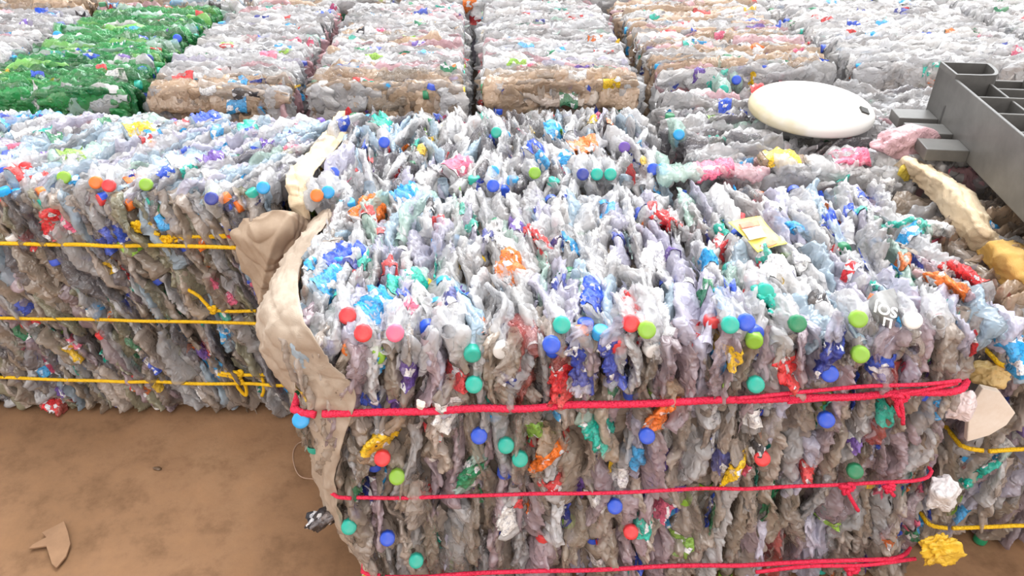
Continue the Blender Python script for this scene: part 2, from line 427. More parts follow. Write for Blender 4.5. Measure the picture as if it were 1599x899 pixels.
def sheet_geo(ctrl, nu, nv, g, wr=.006, freq=30):
    ctrl = np.asarray(ctrl, float)
    rows = np.array([catmull(r, nv) for r in ctrl])
    G = np.array([catmull(rows[:, j], nu) for j in range(nv)]).transpose(1, 0, 2)
    du = np.gradient(G, axis=0); dv = np.gradient(G, axis=1); nn = np.cross(du, dv); nn /= np.linalg.norm(nn, axis=2)[..., None]+1e-9
    h = np.zeros(G.shape[:2])
    for _ in range(9):
        k = g.normal(0, 1, 3); k /= np.linalg.norm(k); k *= freq*g.uniform(.6, 3.4)
        h += g.choice([-1, 1])*((1-np.abs(np.sin(G@k+1.2*np.sin(G@(k[[1, 2, 0]]*.6))+g.uniform(0, 6))))**3*1.6)*g.uniform(.3, 1)*min(1, 34/np.linalg.norm(k))
    G = G+nn*(h*wr/1.3)[..., None]
    return G.reshape(-1, 3), [grid_faces(nu, nv, False)]
def cloth(name, ctrl, mat, parent, nu=60, nv=40, seed=1, wr=.006, freq=30, thick=.002, col=(.5, .5, .5)):
    b = MB(); v, f = sheet_geo(ctrl, nu, nv, np.random.default_rng(seed), wr, freq); b.add(v, f, col, 0)
    o = b.build(name, [mat], parent)
    so_ = o.modifiers.new('thickness', 'SOLIDIFY'); so_.thickness = thick; so_.offset = 0
    return o
def crumple(name, loc, size, col, seed, parent=None, mat=None, rot=(0, 0, 0), sharp=.35, n=28):
    g = np.random.default_rng(seed)
    ph, th = np.meshgrid(np.linspace(.02, np.pi-.02, n), np.linspace(0, 2*np.pi, n*2, endpoint=False), indexing='ij')
    D = np.stack([np.sin(ph)*np.cos(th), np.sin(ph)*np.sin(th), np.cos(ph)], -1)
    pl = g.normal(0, 1, (26, 3)); pl /= np.linalg.norm(pl, axis=1)[:, None]; off = g.uniform(.62, 1.05, 26)
    h = np.min(off/np.maximum(D@pl.T, .05), axis=-1); h = np.minimum(h, 1.5)
    for i in range(7):
        k = g.normal(0, 1, 3); k *= g.uniform(3, 9)/np.linalg.norm(k)
        h += (.4-np.abs(np.sin(D@k+g.uniform(0, 6))))*sharp*g.uniform(.05, .2)
    V = D*h[..., None]*np.asarray(size)
    m = n*2
    v = np.vstack([V.reshape(-1, 3), V[0].mean(0), V[-1].mean(0)])
    b = MB(); b.add(v, [grid_faces(n, m), fan(np.arange(m)[::-1], n*m), fan(np.arange(m)+(n-1)*m, n*m+1)], col, 0)
    o = b.build(name, [mat or M_FILM], parent)
    o.location = loc; o.rotation_euler = rot
    return o
def woven(name, c1, c2, scale=260, rough=.75):
    m, n, l, b = node_mat(name)
    co = n.new('ShaderNodeTexCoord').outputs['Object']
    a = n.new('ShaderNodeTexWave'); a.bands_direction = 'Z'; a.inputs['Scale'].default_value = scale; a.inputs['Distortion'].default_value = 1.5; l.new(co, a.inputs['Vector'])
    c = n.new('ShaderNodeTexWave'); c.bands_direction = 'X'; c.inputs['Scale'].default_value = scale; c.inputs['Distortion'].default_value = 1.5; l.new(co, c.inputs['Vector'])
    mu = n.new('ShaderNodeMath'); mu.operation = 'ADD'; l.new(a.outputs['Fac'], mu.inputs[0]); l.new(c.outputs['Fac'], mu.inputs[1])
    d = noise(n, 9, 5, .65, co, l)
    r = ramp(n, l, d.outputs[0], [(.35, lin(hx(c1))), (.7, lin(hx(c2)))])
    l.new(r.outputs[0], b.inputs['Base Color']); b.inputs['Roughness'].default_value = rough
    bump(n, l, mu.outputs[0], b, .35, .002)
    return m
M_SACK = woven('woven_sack', 'a89684', 'c9baa8')
M_SACKTAN = woven('tan_woven_sack', 'a8927c', 'c4b09a')
M_CREAM = woven('cream_net_sack', 'd8c09c', 'e8d6b8', 160)
M_OCHRE = woven('ochre_sack', 'c89a4a', 'e2bd72', 200)
RED, YEL = lin(hx('ee2a52')), lin(hx('fac814'))
M_ROPE = coloured('rope_fibre', .55, crumple=.6, cr_scale=300)

# ------------------------------------------------------------------ floor
def floor_mat():
    m, n, l, b = node_mat('dusty_concrete')
    co = n.new('ShaderNodeTexCoord').outputs['Object']
    a = noise(n, 1.7, 6, .6, co, l); c = noise(n, 9, 8, .7, co, l); d = noise(n, 60, 4, .7, co, l)
    r = ramp(n, l, a.outputs[0], [(.3, lin(hx('7d5f45'))), (.55, lin(hx('8f6e52'))), (.75, lin(hx('a48263')))])
    r2 = ramp(n, l, c.outputs[0], [(.33, (.70, .68, .66)), (.5, (1, 1, 1)), (.72, (1.16, 1.13, 1.08))])
    col = mixc(n, l, 1.0, r.outputs[0], r2.outputs[0], 'MULTIPLY')
    l.new(col, b.inputs['Base Color']); b.inputs['Roughness'].default_value = .85; b.inputs['Specular IOR Level'].default_value = .2
    bump(n, l, d.outputs[0], b, .3, .004)
    return m
fb = MB(); fb.add([(-7, -4, 0), (7, -4, 0), (7, 9, 0), (-7, 9, 0)], [np.array([[0, 1, 2, 3]])], (.5, .4, .3), 0)
fl = fb.build('floor', [floor_mat()]); tag(fl, 'dusty brown concrete floor in front of the bales', None, None, 'structure')

# ------------------------------------------------------------------ the bales
def shearA(p):
    p = np.array(p, float); q = p[2]-.4
    p[0] += .075*min(1, max(0, (p[2]-.56)/.15))*min(1, max(0, p[0]/.6))
    p[0] += -.10*q + (-.03*math.exp(-((p[2]-.52)/.16)**2)*min(1, max(0, (-.45-p[0])/.12)) if abs(p[0]) < .605 else 0)
    return p
A = Bale('bottle_bale', -.325, .91, 1.045, 1.655, .722, 'large bale of crushed clear bottles tied with three red ropes', 11, 0, (42, 20), shearA, crush=(.27, .5), dens=330)
A.groove = (.11, .35, .575)
A.core()
A.face('top', 'top', 'edge', caps=.4, labels=.30, tilt_j=.16, th=.030, jit=.006, rr=.045)
A.face('front', 'face', 'edge', caps=.26, labels=.3, tilt_j=.09, th=.031, jit=.006, rr=.045)
A.face('left', 'face', 'flat', caps=.3, labels=.3)
A.face('right', 'face', 'flat', caps=.3, labels=.3)
for a in [(877,507,'teal'),(861,538,'blue'),(567,520,'red'),(543,493,'red'),(617,520,'pink'),(1245,505,'green'),(1340,498,'lime'),(1343,553,'lime'),(1165,503,'blue'),
          (1140,507,'teal'),(1295,583,'blue'),(1425,500,'white'),(700,517,None),(1467,503,None),(725,500,None),(1012,490,None),(1425,545,None),
          (1195,455,'teal'),(1010,515,'lime'),(985,505,'red'),(470,655,'cyan'),(597,715,'red'),(620,744,'lime'),(812,716,'teal'),(790,695,'teal'),(748,680,'blue'),
          (650,875,'teal'),(545,822,'teal'),(1010,680,'blue'),(1190,715,'red'),(1335,735,'green'),(740,600,'teal'),(1180,600,'teal'),(605,840,'blue'),
          (1290,655,'blue'),(960,790,'blue'),(985,830,'red')]:
    fr = a[1] > 530
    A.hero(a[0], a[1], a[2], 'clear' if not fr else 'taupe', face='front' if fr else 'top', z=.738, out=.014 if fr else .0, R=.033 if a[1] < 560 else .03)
for px, py, lab, ang, pet in [(1478,440,'orange',-.55,'pink'),(1503,425,'red',-.5,'clear'),(935,462,'blue',.1,'clear'),(590,480,'cyan',.1,'clear'),(845,370,'red',.1,'clear'),
          (1045,345,'red',-.5,'clear'),(575,325,'orange',.1,'clear'),(1215,420,'white',.3,'clear'),(800,415,'orange',.3,'clear'),(790,380,'white',0,'clear'),
          (990,480,'red',.05,'clear'),(1130,470,'cyan',.2,'clear'),(1410,350,'teal',-.7,'mint'),(1440,345,'white',-.7,'white'),(640,440,'teal',.4,'mint'),
          (1025,400,'white',.05,'clear'),(1205,470,'teal',-.2,'clear'),(1300,345,'blue',.5,'clear'),(1230,345,'cyan',-.3,'blue'),(520,430,'cyan',.5,'blue'),(545,400,'blue',.7,'blue')]:
    A.hero(px, py, None, pet, lab, 'lie', 'top', .715, .006, ang, L=.16, lr=(.12, .8))
for px, py, lab, ang, pet in [(880,590,'red',.05,'red'),(800,800,'white',.05,'white'),(853,710,'orange',-.05,'tan'),(600,690,'yellow',.6,'tan'),(1150,725,'yellow',-.2,'taupe'),
          (1040,640,'orange',.0,'tan'),(910,560,'navy',.1,'lav'),(960,555,'navy',.05,'lav'),(1240,570,'red',-.3,'taupe'),(1300,545,'navy',0,'lav'),(700,640,'white',.1,'taupe'),
          (1385,560,None,.0,'mauve'),(1130,570,None,0,'mauve'),(800,570,None,.05,'taupe'),(560,590,None,.2,'mauve'),(1410,810,None,.4,'mauve'),(650,790,None,0,'taupe'),(740,735,'green',.1,'mint'),(930,668,'teal',-.4,'mint')]:
    A.hero(px, py, None, pet, lab, 'lie', 'front', None, .004, ang, L=.17, lr=(.15, .7))
A.finish()

Bq = Bale('bottle_bale', -1.74, -.495, 1.70, 2.25, .71, 'bale of bluish crushed bottles with diagonal layers, tied with yellow twine', 21, -.072, (26, 14))
Bq.groove = (.134, .343, .572)
Bq.core()
Bq.face('top', 'ltop', 'edge', caps=.4, labels=.36, th=.019, tilt=.62, tilt_j=.1)
Bq.face('front', 'lface', 'edge', caps=.2, labels=.22, th=.021, tilt=-.36, tilt_j=.1)
Bq.face('right', 'lface', 'flat', caps=.2, labels=.2)
for a in [(411,293,'cyan'),(100,277,'lime'),(150,285,'orange'),(8,270,'blue'),(330,310,'navy'),(228,288,'lime'),(170,290,'red'),(40,262,'red')]:
    Bq.hero(a[0], a[1], a[2], 'clear', face='top', z=.70, out=.02)
for px, py, lab, ang in [(35,265,'red',.1),(30,190,'cyan',.5),(230,205,'yellow',.7),(330,185,'blue',.6),(85,340,'red',-.2),(340,250,'purple',.4),(395,200,'teal',.6)]:
    if py < 300: Bq.hero(px, py, None, 'blue', lab, 'lie', 'top', .715, .004, ang, L=.15)
    else: Bq.hero(px, py, None, 'taupe', lab, 'lie', 'front', None, .0, ang, L=.15)
Bq.finish()

Cb = Bale('bottle_bale', -.42, .485, 1.70, 2.25, .71, 'middle bale of grey crushed bottles directly behind the red-roped bale', 31, 0, (26, 14))
Cb.core()
Cb.face('top', 'mid', 'edge', caps=.36, labels=.2, th=.026, tilt_j=.3, jit=.010)
Cb.face('front', 'mid', 'edge', caps=.2, labels=.2, keep=lambda p: p[2] > .45)
Cb.face('left', 'lface', 'flat', caps=.2, labels=.2)
for a in [(910,272,'navy'),(932,272,'teal'),(953,272,'teal'),(1020,264,'blue'),(520,270,'blue'),(512,300,'cyan'),(835,270,'lime'),(770,268,'cyan'),(770,290,'blue'),(775,207,'teal'),(600,222,'blue'),(975,230,'purple'),(495,305,'orange')]:
    Cb.hero(a[0], a[1], a[2], 'clear', face='top', z=.70, out=.022, R=.034)
for px, py, lab, ang in [(915,220,'orange',1.4),(720,255,'pink',.4),(865,200,'cyan',.3),(600,190,'teal',.3),(840,235,'blue',.2),(640,300,'cyan',.8)]:
    Cb.hero(px, py, None, 'clear', lab, 'lie', 'top', .715, .004, ang, L=.15)
Cb.finish()

D = Bale('bottle_bale', .545, 1.48, 1.70, 2.38, .71, 'grey bale of crushed bottles carrying the round white lid', 41, 0, (26, 14))
D.core()
D.face('topx', 'midr', 'edge', caps=.16, labels=.12, th=.024, tilt_j=.35, jit=.012)
D.face('front', 'midr', 'flat', caps=.2, labels=.2, keep=lambda p: p[2] > .45)
D.face('left', 'midr', 'edge', caps=.2, labels=.1, keep=lambda p: p[2] > .5)
for px, py, pet, lab in [(1120,262,'pink','pink'),(1160,262,'pink',None),(1250,255,'clear',None),(1300,250,'white',None),(1225,245,'tan','yellow'),(1070,265,'mint',None),(1330,240,'grey','pink')]:
    D.hero(px, py, None, pet, lab, 'lie', 'top', .72, .015, 1.5, L=.17, R=.036, crush=.6)
for a in [(1035,264,'cyan'),(1150,125,'blue'),(1130,140,'teal'),(1060,210,'cyan')]:
    D.hero(a[0], a[1], a[2], 'mint', face='top', z=.71, out=.012, L=.10)
D.finish()

E_ = Bale('bottle_bale', .985, 2.15, 1.13, 1.63, .69, 'bale of dusty brown bottles with yellow twine, under the grey pallet', 51, 0, (26, 14))
E_.groove = (.107, .35, .57)
E_.core()
E_.face('topx', 'brown', 'edge', caps=.15, labels=.1, th=.025, tilt_j=.25)
E_.face('front', 'face', 'edge', caps=.3, labels=.22, th=.027, tilt=.2)
E_.face('left', 'face', 'flat', caps=.3, labels=.3, keep=lambda p: p[2] > .0)
E_.hero(1545, 735, None, 'mint', 'teal', 'lie', 'front', None, .004, .5)
E_.finish()

FX = [(-2.18, -1.665, 2.33, 'grey', 'grey', 'grey', 'grey bale of flattened bottles, left of the green bale', .75),
      (-1.615, -1.105, 2.33, 'green', 'greenedge', 'greenedge', 'bale of green bottles in the back row', .755),
      (-1.055, -.605, 2.33, 'grey', 'rear', 'pinkedge', 'pale grey bale with pink right edge, beside the green bale', .755),
      (-.555, -.064, 2.33, 'pinky', 'rear', 'grey', 'back-row bale with tan front, left of the dark upright gap', .757),
      (-.004, .505, 2.33, 'grey', 'rear', 'grey', 'back-row bale right of the dark upright gap, tan front corner', .757),
      (.565, 1.185, 2.46, 'tan', 'grey', 'grey', 'tan-tinted back-row bale behind the round white lid', .757),
      (1.245, 1.985, 2.46, 'white', 'white', 'white', 'pale back-row bale behind the grey plastic pallet', .757),
      (2.045, 2.75, 2.46, 'white', 'white', 'white', 'palest back-row bale, at the upper right corner', .757)]
for i, (x0, x1, y0, pt, pf, pe, lab, h) in enumerate(FX):
    b = Bale('bottle_bale', x0, x1, y0, 3.43, h, lab, 60+i, [0, .0, .0, .01, -.008, .012, 0, .01][i], (22, 10), n_parts=100, crush=(.11, .22), dens=520)
    b.core()
    xe = (x1-x0)/2
    pal = (lambda p, pt=pt, pe=pe, xe=xe: pe if p[0] > xe-.07 else pt)
    dd = 3.43-y0
    if pf == 'rear': pal = (lambda p, pt=pt, pe=pe, xe=xe, dd=dd: 'rear' if p[1] < -dd/2+.13 else (pe if p[0] > xe-.07 else pt))
    b.face('topx', pal, 'edge', caps=.12, labels=.16, th=.0145, tilt_j=.05, jit=.004, Ls=(.18, .28), depth=.031)
    b.face('front', pf, 'flat', caps=.1, labels=.1, keep=lambda p: p[2] > .5)
    b.face('right', pe, 'edge', caps=.25, labels=.12, keep=lambda p: p[2] > .52)
    b.face('left', pt, 'edge', caps=.2, labels=.1, keep=lambda p: p[2] > .55)
    if i == 1:
        for px, py, c_ in [(277,60,'blue'),(232,92,'navy'),(90,55,'cyan')]: b.hero(px, py, c_, 'green', face='top', z=.75, out=.01)
    b.finish()
for i, (x0, x1) in enumerate([(-3.0, -2.35), (-2.32, -1.72), (-1.69, -1.05), (-1.02, -.4), (-.37, .27), (.30, .95), (.98, 1.75), (1.78, 2.5), (2.53, 3.3)]):
    b = Bale('bottle_bale', x0, x1, 3.47, 4.6, .765,
             ['far grey bale at the upper left corner', 'far tan bale behind the green bale', 'far yellowish bale behind the pink-edged bale', 'far mottled bale behind the tan-fronted bale',
              'far pale bale beyond the end of the dark upright gap', 'far pale bale behind the tan-tinted bale', 'far white bale behind the tan-tinted and pale bales',
              'far white bale near the upper right corner', 'far white bale at the edge of the picture, upper right'][i], 80+i, 0, (14, 8), n_parts=20)
    b.core()
    kp = lambda p: p[1] < .0
    b.face('topx', ['grey', 'rear', 'far', 'far', 'grey', 'grey', 'white', 'white', 'white'][i], 'edge', caps=.1, labels=.2, th=.022, keep=kp)
    b.face('front', ['grey', 'rear', 'far', 'far', 'grey', 'grey', 'white', 'white', 'white'][i], 'flat', caps=.1, labels=.2, keep=lambda p: p[2] > .55)
    b.finish()

# ------------------------------------------------------------------ red ropes round the front bale
def loop_rope(b, zs, r, col, out=.012, name='rope', dbl=False, wob=.004, label=None, flat=1.):
    g = b.g; w, d = b.w/2-.014, b.d/2+out; mb = MB()
    for kk in range(2 if dbl else 1):
        P = []
        def z(x): return np.interp(x, np.linspace(-w, w, len(zs)), zs)+g.normal(0, wob*.4)-kk*.011
        for x in np.linspace(-w+.05, w-.05, 14): P.append((x, -d+g.normal(0, .0015)-.001*kk, z(x)))
        P += [(w-.012, -d+.018, z(w)), (w-.006, -d+.06, z(w)), (w, 0, z(w)), (w, d-.05, z(w)), (w-.04, d, z(w))]
        P += [(x, d, z(x)) for x in np.linspace(w-.2, -w+.2, 5)]
        P += [(-w+.04, d, z(-w)), (-w, d-.05, z(-w)), (-w, 0, z(-w)), (-w, -d+.05, z(-w)), (-w+.006, -d+.012, z(-w)), (-w+.04, -d, z(-w))]
        P = [b.deform(p) for p in P]
        rope_geo(mb, P, r, col, 0, flat=flat)
    o = mb.build(name, [M_ROPE], b.root)
    return o
def knot_at(b, rope, px, py, r, col, tails=(), out=.02, ks=.014):
    mb = MB(); y = b.c[1]-b.d/2-out
    rope_geo(mb, knot_path(b.local(at_y(px, py, y)), ks), r, col, 0)
    k = mb.build('knot', [M_ROPE], rope)
    for tpts in tails:
        q = MB(); rope_geo(q, [b.local(at_y(x, yy, y-.004)) for x, yy in tpts], r*.9, col, 0); q.build('loose_end', [M_ROPE], rope)
    return k
def twine_span(b, rope, pts, r, col, out=.018, name='strand'):
    q = MB(); y = b.c[1]-b.d/2-out
    rope_geo(q, [b.local(at_y(x, yy, y)) for x, yy in pts], r, col, 0); return q.build(name, [M_ROPE], rope)
r1 = loop_rope(A, [.575, .577, .581, .583, .586, .592], .0066, RED, .016)
knot_at(A, r1, 1405, 622, .0042, RED, [[(1405, 622), (1409, 640), (1410, 662)], [(1405, 622), (1400, 635), (1406, 650)]], out=.022)
twine_span(A, r1, [(1150, 622), (1250, 612), (1350, 603), (1440, 600), (1500, 594)], .0035, RED, .02)
twine_span(A, r1, [(1230, 628), (1300, 622), (1380, 617), (1440, 609), (1495, 598)], .0035, RED, .02)
r2 = loop_rope(A, [.352, .350, .350, .350, .351, .356], .0036, RED, .013)
knot_at(A, r2, 1322, 762, .0042, RED, [[(1322, 765), (1330, 780), (1340, 797)]], out=.02)
knot_at(A, r2, 1388, 762, .004, RED, [[(1388, 764), (1396, 774)]], out=.02, ks=.011)
r3 = loop_rope(A, [.108, .108, .109, .110, .112, .118], .0045, RED, .013)
twine_span(A, r3, [(1180, 893), (1260, 884), (1350, 882), (1430, 872)], .004, RED, .02)
knot_at(A, r3, 1330, 890, .005, RED, out=.02)
# pale scrap knotted on the upper rope
crumple('rope_scrap', A.local(at_y(655, 632, 1.02)), (.008, .006, .011), lin(hx('f0e6dc')), 5, A.root)

# yellow twine round the left bale and the right bale
YR = .0048
y1 = loop_rope(Bq, [.574, .574, .573, .572], YR, YEL, .014, 'twine')
for pts in ([(205, 352), (235, 366), (262, 378), (300, 370), (365, 367)], [(215, 345), (208, 355), (222, 362), (250, 366)], [(250, 372), (290, 369), (340, 370), (370, 368)]):
    q = MB(); rope_geo(q, [Bq.local(at_y(x, yy, 1.675)) for x, yy in pts], .0042, YEL, 0); q.build('loose_end', [M_ROPE], y1)
for kx, ky in ((215, 353), (262, 374)):
    mb = MB(); rope_geo(mb, knot_path(Bq.local(at_y(kx, ky, 1.672)), .014), .0045, YEL, 0); mb.build('knot', [M_ROPE], y1)
y2 = loop_rope(Bq, [.345, .344, .343, .342], .0042, YEL, .014, 'twine')
mb = MB(); rope_geo(mb, knot_path(Bq.local(at_y(332, 483, 1.665)), .012), .0042, YEL, 0); mb.build('knot', [M_ROPE], y2)
for pts in ([(293, 452), (310, 462), (325, 478), (332, 484)], [(332, 484), (360, 486), (400, 485)]):
    q = MB(); rope_geo(q, [Bq.local(at_y(x, yy, 1.665)) for x, yy in pts], .0042, YEL, 0); q.build('loose_end', [M_ROPE], y2)
y3 = loop_rope(Bq, [.137, .136, .134, .133], .0045, YEL, .014, 'twine')
mb = MB(); rope_geo(mb, knot_path(Bq.local(at_y(372, 584, 1.66)), .014), .0046, YEL, 0); mb.build('knot', [M_ROPE], y3)
for pts in ([(340, 584), (365, 590), (372, 605), (384, 617), (384, 604), (376, 592)], [(400, 584), (410, 592), (412, 608), (409, 618)], [(345, 582), (380, 585), (415, 585)]):
    q = MB(); rope_geo(q, [Bq.local(at_y(x, yy, 1.66)) for x, yy in pts], .0045, YEL, 0); q.build('loose_end', [M_ROPE], y3)
for zs in ([.345, .340], [.104, .098], [.57, .57]): loop_rope(E_, zs, .0045, YEL, .014, 'twine')

# ------------------------------------------------------------------ sacking
def lp(b, px, py, y): return tuple(b.local(at_y(px, py, y)))
cloth('sack_wrap', [[lp(A, 492, 335, 1.66), lp(A, 512, 325, 1.63), lp(A, 520, 335, 1.60)],
                    [lp(A, 440, 410, 1.45), lp(A, 452, 400, 1.40), lp(A, 470, 412, 1.36)],
                    [lp(A, 402, 492, 1.24), lp(A, 420, 490, 1.14), lp(A, 475, 500, 1.06)],
                    [lp(A, 404, 540, 1.18), lp(A, 440, 560, 1.08), lp(A, 520, 570, 1.028)],
                    [lp(A, 440, 598, 1.15), lp(A, 485, 605, 1.05), lp(A, 555, 618, 1.025)],
                    [lp(A, 474, 650, 1.14), lp(A, 492, 660, 1.05), lp(A, 535, 690, 1.03)],
                    [lp(A, 490, 740, 1.13), lp(A, 505, 745, 1.05), lp(A, 522, 760, 1.04)],
                    [lp(A, 520, 815, 1.12), lp(A, 535, 830, 1.05), lp(A, 545, 840, 1.045)],
                    [lp(A, 562, 880, 1.10), lp(A, 572, 888, 1.05), lp(A, 580, 892, 1.04)],
                    [lp(A, 590, 950, 1.10), lp(A, 600, 952, 1.05), lp(A, 606, 955, 1.04)]], M_SACK, A.root, 150, 30, 3, .008, 38)
cloth('sack_wrap', [[lp(Cb, 530, 172, 2.25), lp(Cb, 545, 176, 2.25), lp(Cb, 560, 186, 2.24)],
                    [lp(Cb, 490, 225, 1.99), lp(Cb, 510, 226, 1.98), lp(Cb, 522, 235, 1.97)],
                    [lp(Cb, 452, 268, 1.75), lp(Cb, 470, 258, 1.76), lp(Cb, 492, 268, 1.75)],
                    [lp(Cb, 446, 300, 1.67), lp(Cb, 466, 300, 1.66), lp(Cb, 480, 310, 1.665)],
                    [lp(Cb, 462, 335, 1.66), lp(Cb, 476, 340, 1.65), lp(Cb, 486, 345, 1.66)]], M_CREAM, Cb.root, 80, 24, 4, .008, 40)
cloth('sack_flap', [[lp(Cb, 385, 345, 1.655), lp(Cb, 415, 332, 1.63), lp(Cb, 450, 330, 1.63), lp(Cb, 490, 345, 1.66)],
                    [lp(Cb, 364, 368, 1.645), lp(Cb, 400, 362, 1.60), lp(Cb, 440, 362, 1.60), lp(Cb, 485, 372, 1.64)],
                    [lp(Cb, 376, 405, 1.64), lp(Cb, 405, 400, 1.60), lp(Cb, 440, 405, 1.60), lp(Cb, 475, 410, 1.64)],
                    [lp(Cb, 395, 445, 1.645), lp(Cb, 415, 448, 1.61), lp(Cb, 438, 450, 1.61), lp(Cb, 460, 455, 1.64)],
                    [lp(Cb, 412, 490, 1.65), lp(Cb, 422, 492, 1.63), lp(Cb, 432, 494, 1.63), lp(Cb, 445, 495, 1.65)]], M_SACKTAN, Cb.root, 90, 70, 6, .011, 26)
def az(b, px, py, z): return tuple(b.local(at_z(px, py, z)))
cloth('net_sack', [[az(A, 1392, 262, .70), az(A, 1412, 246, .75), az(A, 1440, 252, .71)],
                   [az(A, 1430, 285, .70), az(A, 1450, 268, .76), az(A, 1478, 272, .71)],
                   [az(A, 1468, 330, .70), az(A, 1497, 300, .77), az(A, 1528, 312, .71)],
                   [az(A, 1500, 372, .69), az(A, 1530, 350, .75), az(A, 1552, 362, .69)],
                   [az(A, 1530, 400, .67), az(A, 1552, 382, .71), az(A, 1578, 385, .67)]], M_CREAM, A.root, 90, 36, 8, .010, 45)
cloth('sack_wrap', [[az(A, 1525, 392, .69), az(A, 1552, 378, .73), az(A, 1580, 378, .69)],
                    [az(A, 1552, 425, .68), az(A, 1580, 402, .74), az(A, 1612, 395, .69)],
                    [az(A, 1575, 452, .67), az(A, 1605, 428, .73), az(A, 1650, 412, .68)],
                    [az(A, 1590, 480, .63), az(A, 1625, 460, .69), az(A, 1680, 440, .63)]], M_OCHRE, A.root, 60, 36, 9, .006, 30)

# ------------------------------------------------------------------ scraps caught between the bales
def piece(name, px, py, y, size, col, seed, label, cat, rot=(0, 0, 0), sharp=.35, mat=None):
    o = crumple(name, at_y(px, py, y), size, lin(hx(col)), seed, None, mat, rot, sharp); return tag(o, label, cat)
def prism(name, pts, thick, mat, parent=None, bevel=.002):
    P = [Vector(p) for p in pts]; n = (P[1]-P[0]).cross(P[2]-P[0]).normalized()
    if n.z < 0 and abs(n.z) > .3 or (abs(n.z) <= .3 and n.y > 0): n = -n
    k = len(P); v = [tuple(p) for p in P]+[tuple(p-n*thick) for p in P]
    me = bpy.data.meshes.new(name); me.from_pydata(v, [], [tuple(range(k)), tuple(range(2*k-1, k-1, -1))]+[(i, i+k, (i+1) % k+k, (i+1) % k) for i in range(k)])
    me.materials.append(mat); o = bpy.data.objects.new(name, me); C.objects.link(o)
    if parent: o.parent = parent
    import bmesh
    b = bmesh.new(); b.from_mesh(me); bmesh.ops.recalc_face_normals(b, faces=b.faces); b.to_mesh(me); b.free()
    if bevel: q = o.modifiers.new('edge', 'BEVEL'); q.width = bevel; q.segments = 2
    return o
def flatm(name, c, rough=.6, c2=None, scale=20, bmp=0):
    m, n, l, b = node_mat(name); co = n.new('ShaderNodeTexCoord').outputs['Object']
    q = noise(n, scale, 5, .65, co, l)
    r = ramp(n, l, q.outputs[0], [(.35, lin(hx(c))), (.7, lin(hx(c2 or c)))])
    l.new(r.outputs[0], b.inputs['Base Color']); b.inputs['Roughness'].default_value = rough
    if bmp: bump(n, l, q.outputs[0], b, bmp, .004)
    return m
M_FOAM = flatm('cream_foam', 'e6d8c8', .7, 'f0e6da', 30, .2)
o = prism('foam_board', [at_y(x, y, 1.09) for x, y in [(1510, 690), (1514, 640), (1535, 606), (1562, 612), (1586, 645), (1572, 664), (1545, 680)]], .014, M_FOAM)
tag(o, 'cream six-sided foam offcut wedged between the red-roped bale and the right bale', 'scrap')
piece('plastic_bag', 1468, 860, 1.0, (.066, .026, .056), 'f0c438', 23, 'crumpled yellow plastic bag at the lower right corner of the red-roped bale', 'bag', sharp=.9)
piece('plastic_bag', 1474, 770, 1.04, (.042, .035, .058), 'eeeef0', 4, 'white crumpled film ball beside the end of the middle red rope', 'bag')
piece('plastic_bag', 1398, 226, 1.80, (.085, .05, .042), 'c9a2a8', 7, 'pink crumpled plastic bag beside the dark end of the grey pallet', 'bag', sharp=.5)
piece('plastic_bag', 1503, 632, 1.05, (.03, .025, .05), 'f0e2e4', 14, 'pale pink film scrap at the end of the upper red rope', 'bag', sharp=.4)
piece('plastic_bag', 1545, 585, 1.13, (.045, .03, .032), 'd8b878', 15, 'tan film bundle under the blue label, right of the red-roped bale', 'bag', sharp=.4)
piece('plastic_bag', 1415, 268, 1.72, (.022, .02, .026), 'd8c048', 16, 'yellow film tuft at the far right corner of the red-roped bale', 'bag', sharp=.4)
# white/blue bits on the left flank
M_BLUE = flatm('blue_print', '2f8fe0', .35, '62b4f0', 60)
def loose_bottle(px, py, z, ang, pet, lab, capc, label, seed, L=.16, R=.032, lr=(.12, .75), tilt=0, crush=.5, y=None):
    g = np.random.default_rng(seed); P = at_z(px, py, z) if y is None else at_y(px, py, y)
    root = empty('crushed_bottle', P); root.rotation_euler = (tilt, 0, ang); tag(root, label, 'bottle')
    v, f, V, neck, nk = bottle_geo(g, L, R, 30, 16, crush, capc)
    rot = lambda a: np.asarray(a) @ np.array([[0, 0, 1], [0, 1, 0], [-1, 0, 0]]).T
    b = MB(); b.add(rot(v), f, PET[pet], 0, .6); b.build('bottle_body', None, root)
    if lab:
        i0, i1 = int(lr[0]*29), int(lr[1]*29)+1; Q = V[i0:i1+1]; c = Q.mean(1, keepdims=True); Q = c+(Q-c)*1.05
        q = MB(); q.add(rot(Q.reshape(-1, 3)), [grid_faces(i1-i0+1, 16)], CAPC[lab], 2); q.build('label', None, root)
    if capc: vv, ff = cap_geo(neck, nk); q = MB(); q.add(rot(vv), ff, CAPC[capc], 1); q.build('cap', None, root)
    return root
loose_bottle(1575, 540, .6, 1.2, 'blue', 'cyan', None, 'bottle with bright blue label poking out right of the red-roped bale', 5, tilt=1.1, y=1.08, L=.13)
loose_bottle(82, 634, .022, 1.4, 'red', 'red', None, 'crushed red bottle on the floor at the foot of the left bale', 6, L=.07, R=.02)
loose_bottle(505, 808, .12, .4, 'dark', 'black', None, 'black-labelled bottle sticking out low on the left flank of the red-roped bale', 8, tilt=-.7, y=1.09, L=.07, R=.022)
